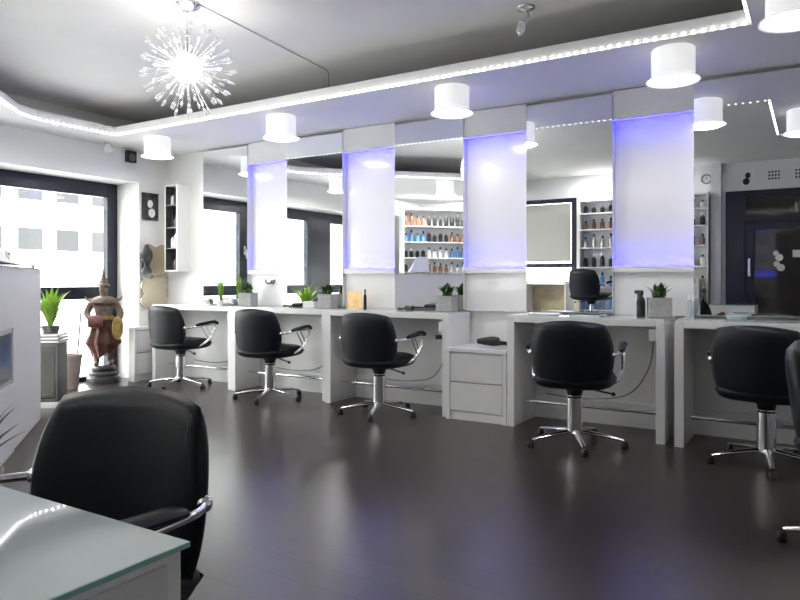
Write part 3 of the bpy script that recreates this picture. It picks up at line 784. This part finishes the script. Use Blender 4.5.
bm = bmesh.new(); lathe(bm, [(0, .008), (.026, .008), (.026, .08), (0, .078)], n=18); obj('candle', bm, 'cream', t, True)
t = thing('potted_plant', 'lime green upright plant on the first desk before its mirror', 'plant', (-5.04, 4.80, .8))
bm = bmesh.new(); lathe(bm, [(0, 0), (.035, 0), (.042, .05), (.038, .05), (.036, .04), (0, .04)], n=18); obj('pot', bm, 'pwhite', t, True)
bm = bmesh.new(); blades(bm, 9, .24, .014, .18, .04, seed=3, up=.9); obj('foliage', bm, 'lime', t, True)
# rolled towels
for i, (x, y, z) in enumerate([(-5.22, 4.80, .835), (-4.90, 4.79, .835), (-4.90, 4.845, .835)]):
    bm = bmesh.new(); pts = []
    for k in range(41):
        a = k/40*2*PI*2.6; r_ = .008+.026*k/40; pts.append((r_*math.cos(a), r_*math.sin(a)))
    outl = pts+[(p[0]*.86, p[1]*.86) for p in pts[::-1]]
    b = bmesh.new(); prev = None
    for p in pts:
        row = [b.verts.new((-.06, p[0], p[1])), b.verts.new((.06, p[0], p[1]))]
        if prev: b.faces.new((prev[0], prev[1], row[1], row[0]))
        prev = row
    bmesh.ops.solidify(b, geom=b.faces[:], thickness=.005); merge(bm, b)
    o = obj('rolled_towel', bm, 'paper', None, True, (x, y, z)); o.rotation_euler = (0, 0, .2*i-.2)
    tag(o, ['rolled white towel left of the lime plant on the first desk', 'front rolled white towel right of the lime plant', 'rear rolled white towel right of the lime plant'][i], 'towel', 'rolled towels on the first desk')
# hairbrush, comb and boxes on second and third desk
def small_box(name, lab, cat, loc, w, d_, h, m, rz=0, lid=True):
    t = thing(name, lab, cat, loc, rz); obj('box_body', box(-w/2, w/2, -d_/2, d_/2, 0, h*.75, bev=.003), m, t)
    obj('lid', box(-w/2-.002, w/2+.002, -d_/2-.002, d_/2+.002, h*.76, h, bev=.003), m, t); return t
small_box('tissue_box', 'small white tissue box on the second desk', 'box', (-3.90, 4.80, .8), .11, .08, .055, 'pwhite', .2)
def brush(lab, x, y, rz, z=.8):
    t = thing('hair_brush', lab, 'brush', (x, y, z), rz, 'black hairbrushes on the desks')
    bm = bmesh.new(); tube(bm, [(-.10, 0, .012), (-.02, 0, .012)], .009, 10, [1, .7]); obj('handle', bm, 'blackpl', t, True)
    bm = bmesh.new(); tube(bm, [(-.02, 0, .02), (0, 0, .022), (.08, 0, .022), (.085, 0, .022)], .02, 14, [.4, 1, 1, .5]); obj('bristle_head', bm, 'blackpl', t, True)
brush('black hairbrush on the second desk before its mirror', -4.08, 4.78, .4)
brush('black hairbrush lying on the desk below the middle mirror', -2.86, 4.76, -.3)
# magazines on 4th desk
for i, (x, y, rz, m_) in enumerate([(-1.68, 4.73, .15, 'paper'), (-1.36, 4.74, -.1, 'clear')]):
    t = thing('magazine', ['open white magazine on the fourth desk, left side', 'pale magazine on the fourth desk, right side'][i], 'magazine', (x, y, .8), rz)
    bm = bmesh.new(); bx(bm, -.11, .11, -.075, .075, 0, .008, .001); obj('pages', bm, m_, t)
    obj('cover', box(-.112, .112, -.077, .077, .0082, .010), 'tileglass' if i else 'pwhite', t)
t = thing('glass_dish', 'low clear glass dish on the right-hand desk', 'dish', (-.42, 4.74, .8))
bm = bmesh.new(); lathe(bm, [(0, 0), (.05, 0), (.07, .03), (.066, .03), (.048, .006), (0, .006)], n=24); obj('bowl', bm, 'clear', t, True)
# hair dryer on the drawer unit
def dryer(lab, loc, rz):
    t = thing('hair_dryer', lab, 'hair dryer', loc, rz)
    bm = bmesh.new(); tube(bm, [(-.10, 0, .038), (-.05, 0, .04), (.02, 0, .042), (.07, 0, .042)], .037, 16, [.5, .75, 1, .85]); obj('barrel', bm, 'blackpl', t, True)
    bm = bmesh.new(); tube(bm, [(.03, .02, .035), (.04, .07, .024), (.05, .13, .02)], .018, 12, [1, 1, .8]); obj('handle', bm, 'blackpl', t, True)
    bm = bmesh.new(); pts = [(.05, .13, .02), (.10, .13, .012)]
    for k in range(14):
        a = k*.7; pts.append((.09+.035*math.cos(a), .02+.05*math.sin(a)+.02, .008+.002*k))
    tube(bm, smooth_path(pts, 3), .006, 8); obj('cord', bm, 'blackpl', t, True)
dryer('black hair dryer with coiled cord on the low drawer unit', (-2.12, 4.77, .54), R(5))
# wall hook on first light panel's lower board
t = thing('wall_hook', 'small dark double hook below the first light panel', 'hook', (-4.50, YM-.0385, 1.03))
bm = bmesh.new(); bx(bm, -.02, .02, -.01, 0, -.02, .02, .003); obj('plate', bm, 'greymetal', t)
for s in (-1, 1):
    bm = bmesh.new(); tube(bm, smooth_path([(s*.01, -.008, 0), (s*.03, -.03, -.015), (s*.055, -.035, .0), (s*.06, -.035, .025)], 4), .007, 8); obj('hook_arm', bm, 'greymetal', t, True)

# dryer holder under third desk's right side
t = thing('dryer_holder', 'small white and black dryer holder inside the third desk', 'holder', (-2.445, 4.66, .60))
bm = bmesh.new(); bx(bm, -.012, 0, -.03, .03, -.03, .06, .003); obj('plate', bm, 'pwhite', t)
bm = bmesh.new(); lathe(bm, [(.03, -.01), (.036, -.01), (.036, .02), (.03, .02), (.03, -.01)], -.05, 0, 20); obj('ring', bm, 'blackpl', t, True)

# ------------------------------------------------------------------ product shelving, seen in the mirrors
def shelf_unit(lab, loc, rz, W, H, levels, nper, gname, seed, place):
    t = thing('product_shelf', lab, 'shelf', loc, rz)   # local: x along, front faces -y... front = +y
    bm = bmesh.new(); D = .24
    bx(bm, -.02, 0, 0, D, 0, H); bx(bm, W, W+.02, 0, D, 0, H); obj('side_board', bm, 'white', t)
    obj('back_board', box(0, W, 0, .012, 0, H), 'pwhite', t)
    rnd = random.Random(seed); Mx = Matrix.Translation(loc) @ Matrix.Rotation(rz, 4, 'Z')
    ords = ['lowest', 'second lowest', 'third lowest', 'fourth lowest', 'fifth lowest', 'sixth lowest', 'highest']
    protos = {}
    for li, z in enumerate(levels):
        obj('shelf_board', box(0, W, .012, D, z-.02, z), 'white', t)
        if li == len(levels)-1: continue
        kinds = rnd.sample(['blackpl', 'pbrown', 'pwhite', 'pblue', 'pgold', 'steel', 'blackpl'], 3)
        for k in range(nper):
            m_ = kinds[k*3//nper]; x = (k+.5)/nper*W; p = Mx @ Vector((x, .14, z))
            h = rnd.uniform(.6, .85)*(levels[li+1]-z-.03) if li+1 < len(levels) else .2
            key = m_
            side = 'left' if k < nper/3 else 'middle' if k < 2*nper/3 else 'right'
            colw = {'blackpl': 'black', 'pbrown': 'brown', 'pwhite': 'white', 'pblue': 'blue', 'pgold': 'golden', 'steel': 'silver'}[m_]
            lb = f'{colw} bottle on the {ords[li]} board of {place}'
            if key not in protos:
                b_ = bottle('product_bottle', lb, p, .2, .033, m_, 'blackpl' if m_ != 'blackpl' else 'steel', gname); b_.rotation_euler[2] = rz; protos[key] = b_
            else:
                b_ = dup(protos[key], p, rz, lb, gname)
            b_.scale = (1, 1, h/.2)
    # unseen fill lights for the shelves are added separately
    return t
shelf_unit('tall white product shelves reflected in the middle mirror', (-5.86, .30, 0), math.atan2(-.92, .80), 1.22, 2.25, [.55, .85, 1.15, 1.42, 1.68, 1.94, 2.22], 12,
           'products on the shelves seen in the middle mirror', 5, 'shelves seen in the middle mirror')
l = bpy.data.lights.new('shelf_light', 'AREA'); l.shape = 'RECTANGLE'; l.size = 1.1; l.size_y = .1; l.energy = 18  # unseen fill light, added to brighten the shelves in the mirrors
lo = bpy.data.objects.new('shelf_light', l); COL.objects.link(lo); lo.location = (-5.15, .20, 2.38); lo.rotation_euler = (R(20), 0, math.atan2(-.92, .80)+PI)
l2 = l.copy(); lo = bpy.data.objects.new('shelf_light', l2); COL.objects.link(lo); l2.size = 1.3; l2.energy = 9; lo.location = (-2.5, YB+.35, 2.5); lo.rotation_euler = (R(-25), 0, 0)  # second added fill, over the shelves behind the camera
shelf_unit('white product shelves between the blind window and pillar behind the camera', (-3.10, YB+.002, 0), 0, 1.80, 2.3, [.60, .95, 1.25, 1.55, 1.83, 2.08, 2.28], 14,
           'products on the shelves behind the camera', 11, 'shelves beside the rear window')
struct('trim_2', box(-1.26, -1.13, YB, YB+.12, 0, ZC), 'wall')   # pillar
# handbag on shelves region, low cabinet seen in the mirrors
small = thing('low_cabinet', 'low white open cabinet with pale wood inside seen in the mirror', 'cabinet', (-3.55, -.35, 0), PI)
bm = bmesh.new(); bx(bm, -.35, -.32, -.2, .2, 0, 1.0); bx(bm, .32, .35, -.2, .2, 0, 1.0); bx(bm, -.35, .35, -.2, .2, 1.0, 1.03); bx(bm, -.32, .32, -.2, .2, .05, .08); bx(bm, -.32, .32, -.2, .2, .5, .53); obj('body', bm, 'white', small)
obj('back_board', box(-.32, .32, .18, .195, .08, .99), 'wood', small)
c2 = thing('low_cabinet', 'narrow low white cabinet beside the dark door seen in the wide mirror', 'cabinet', (-1.75, -.28, 0), PI)
bm = bmesh.new(); bx(bm, -.4, -.37, -.15, .15, 0, 1.07); bx(bm, .25, .28, -.15, .15, 0, 1.0); bx(bm, -.37, .25, -.15, .15, .97, 1.0); bx(bm, -.37, .25, -.15, .15, .5, .53); bx(bm, -.37, .25, .13, .15, 0, .97); obj('body', bm, 'white', c2)
cube_plant(-1.60, -.30, 'small succulent in grey pot on the low cabinet, seen only in the wide mirror', 0, .95, 1.0)
# pictures, clock above the door
def sketch(bm, w, h):
    for i in range(4):
        for j in range(3): bx(bm, -w*.3+i*w*.16, -w*.3+i*w*.16+w*.1, -.0135, -.0125, h*.3+j*h*.17, h*.3+j*h*.17+h*.10)
art_m[0] = 'blackpl'
picture('framed pale drawing above the dark door, seen in the wide mirror', .2, .25, (-.80, YB, 2.36), PI, 'paper', None, 'paper', portrait)
art_m[0] = 'photo'
picture('framed dark checkered print above the dark door, seen in the wide mirror', .24, .27, (-.48, YB, 2.35), PI, 'paper', None, 'paper', sketch)
picture('framed dark print at the far end of the row above the dark door', .24, .27, (-.16, YB, 2.35), PI, 'paper', None, 'paper', sketch)
t = thing('wall_clock', 'small round wall clock seen in the wide mirror', 'clock', (-1.33, YB, 2.50), PI)
Mf = Matrix.Rotation(PI/2, 4, 'X')
bm = bmesh.new(); lathe(bm, [(0, 0), (.07, 0), (.07, .02), (.058, .02), (.056, .01), (0, .01)], 0, 0, 28, Mf); obj('case', bm, 'greymetal', t, True)
bm = bmesh.new(); lathe(bm, [(0, .0102), (.055, .0102), (.055, .012), (0, .012)], 0, 0, 28, Mf); obj('dial', bm, 'paper', t)
bm = bmesh.new(); bx(bm, -.003, .003, -.015, -.013, 0, .045); bx(bm, -.03, .0, -.015, -.013, -.002, .002); obj('hands', bm, 'blackpl', t)

# ------------------------------------------------------------------ outdoors
tag(obj('street', box(-40, XW-.14, -30, 40, -.3, -.12), 'asphalt'), 'pale sunlit street surface outside the window', 'street')
b0 = thing('office_building', 'pale office building with grey windows seen across the street', 'building', (-26, 0, -.12))
obj('facade', box(-3, 0, -60, 34, 0, 12), 'facade', b0)
rows = [2.35, 4.3, 6.2]; first = None
for z in rows:
    for k in range(32):
        y = -12+k*1.35*1.15
        if first is None:
            bm = bmesh.new(); bx(bm, 0, .04, 0, .95, 0, .85); first = w_ = obj('facade_window', bm, 'faceglass', b0)
        else:
            w_ = first.copy(); COL.objects.link(w_); w_.parent = b0
        w_.location = (0, y, z)
bm = bmesh.new()
for z in (1.9, 3.9, 5.8, 7.8): bx(bm, 0, .25, -60, 34, z, z+.12)
obj('ledge', bm, 'facade', b0)
# ------------------------------------------------------------------ world and daylight
W = bpy.data.worlds.new('sky'); S.world = W; W.use_nodes = True; nt = W.node_tree
bg = nt.nodes['Background']; bg.inputs['Color'].default_value = (1, .985, .955, 1); bg.inputs['Strength'].default_value = 8
def portal(loc, rot, sx, sy):
    l = bpy.data.lights.new('daylight_portal', 'AREA'); l.shape = 'RECTANGLE'; l.size = sx; l.size_y = sy; l.cycles.is_portal = True
    o = bpy.data.objects.new('daylight_portal', l); COL.objects.link(o); o.location = loc; o.rotation_euler = rot
portal((XW-.1, (WY0+WY1)/2, WZ/2), (0, -PI/2, 0), WZ, WY1-WY0)
portal(((BWX0+BWX1)/2, YB-.14, (BWZ0+BWZ1)/2), (PI/2, 0, 0), BWX1-BWX0, BWZ1-BWZ0)
sun = bpy.data.lights.new('sun', 'SUN'); sun.energy = 3.5; sun.angle = R(3)
so = bpy.data.objects.new('sun', sun); COL.objects.link(so); so.rotation_euler = (R(15), R(40), 0)

# ------------------------------------------------------------------ camera
cam = bpy.data.cameras.new('camera'); co = bpy.data.objects.new('camera', cam); COL.objects.link(co)
cam.sensor_width = 36; cam.lens = 676/800*36; cam.shift_y = -20/800; cam.clip_start = .05
co.location = (0, 0, 1.05); co.rotation_euler = (PI/2, 0, math.atan(415/676))
S.camera = co
S.view_settings.view_transform = 'Standard'; S.view_settings.look = 'None'; S.view_settings.gamma = 1
S.view_settings.use_curve_mapping = False
S.view_settings.exposure = .85
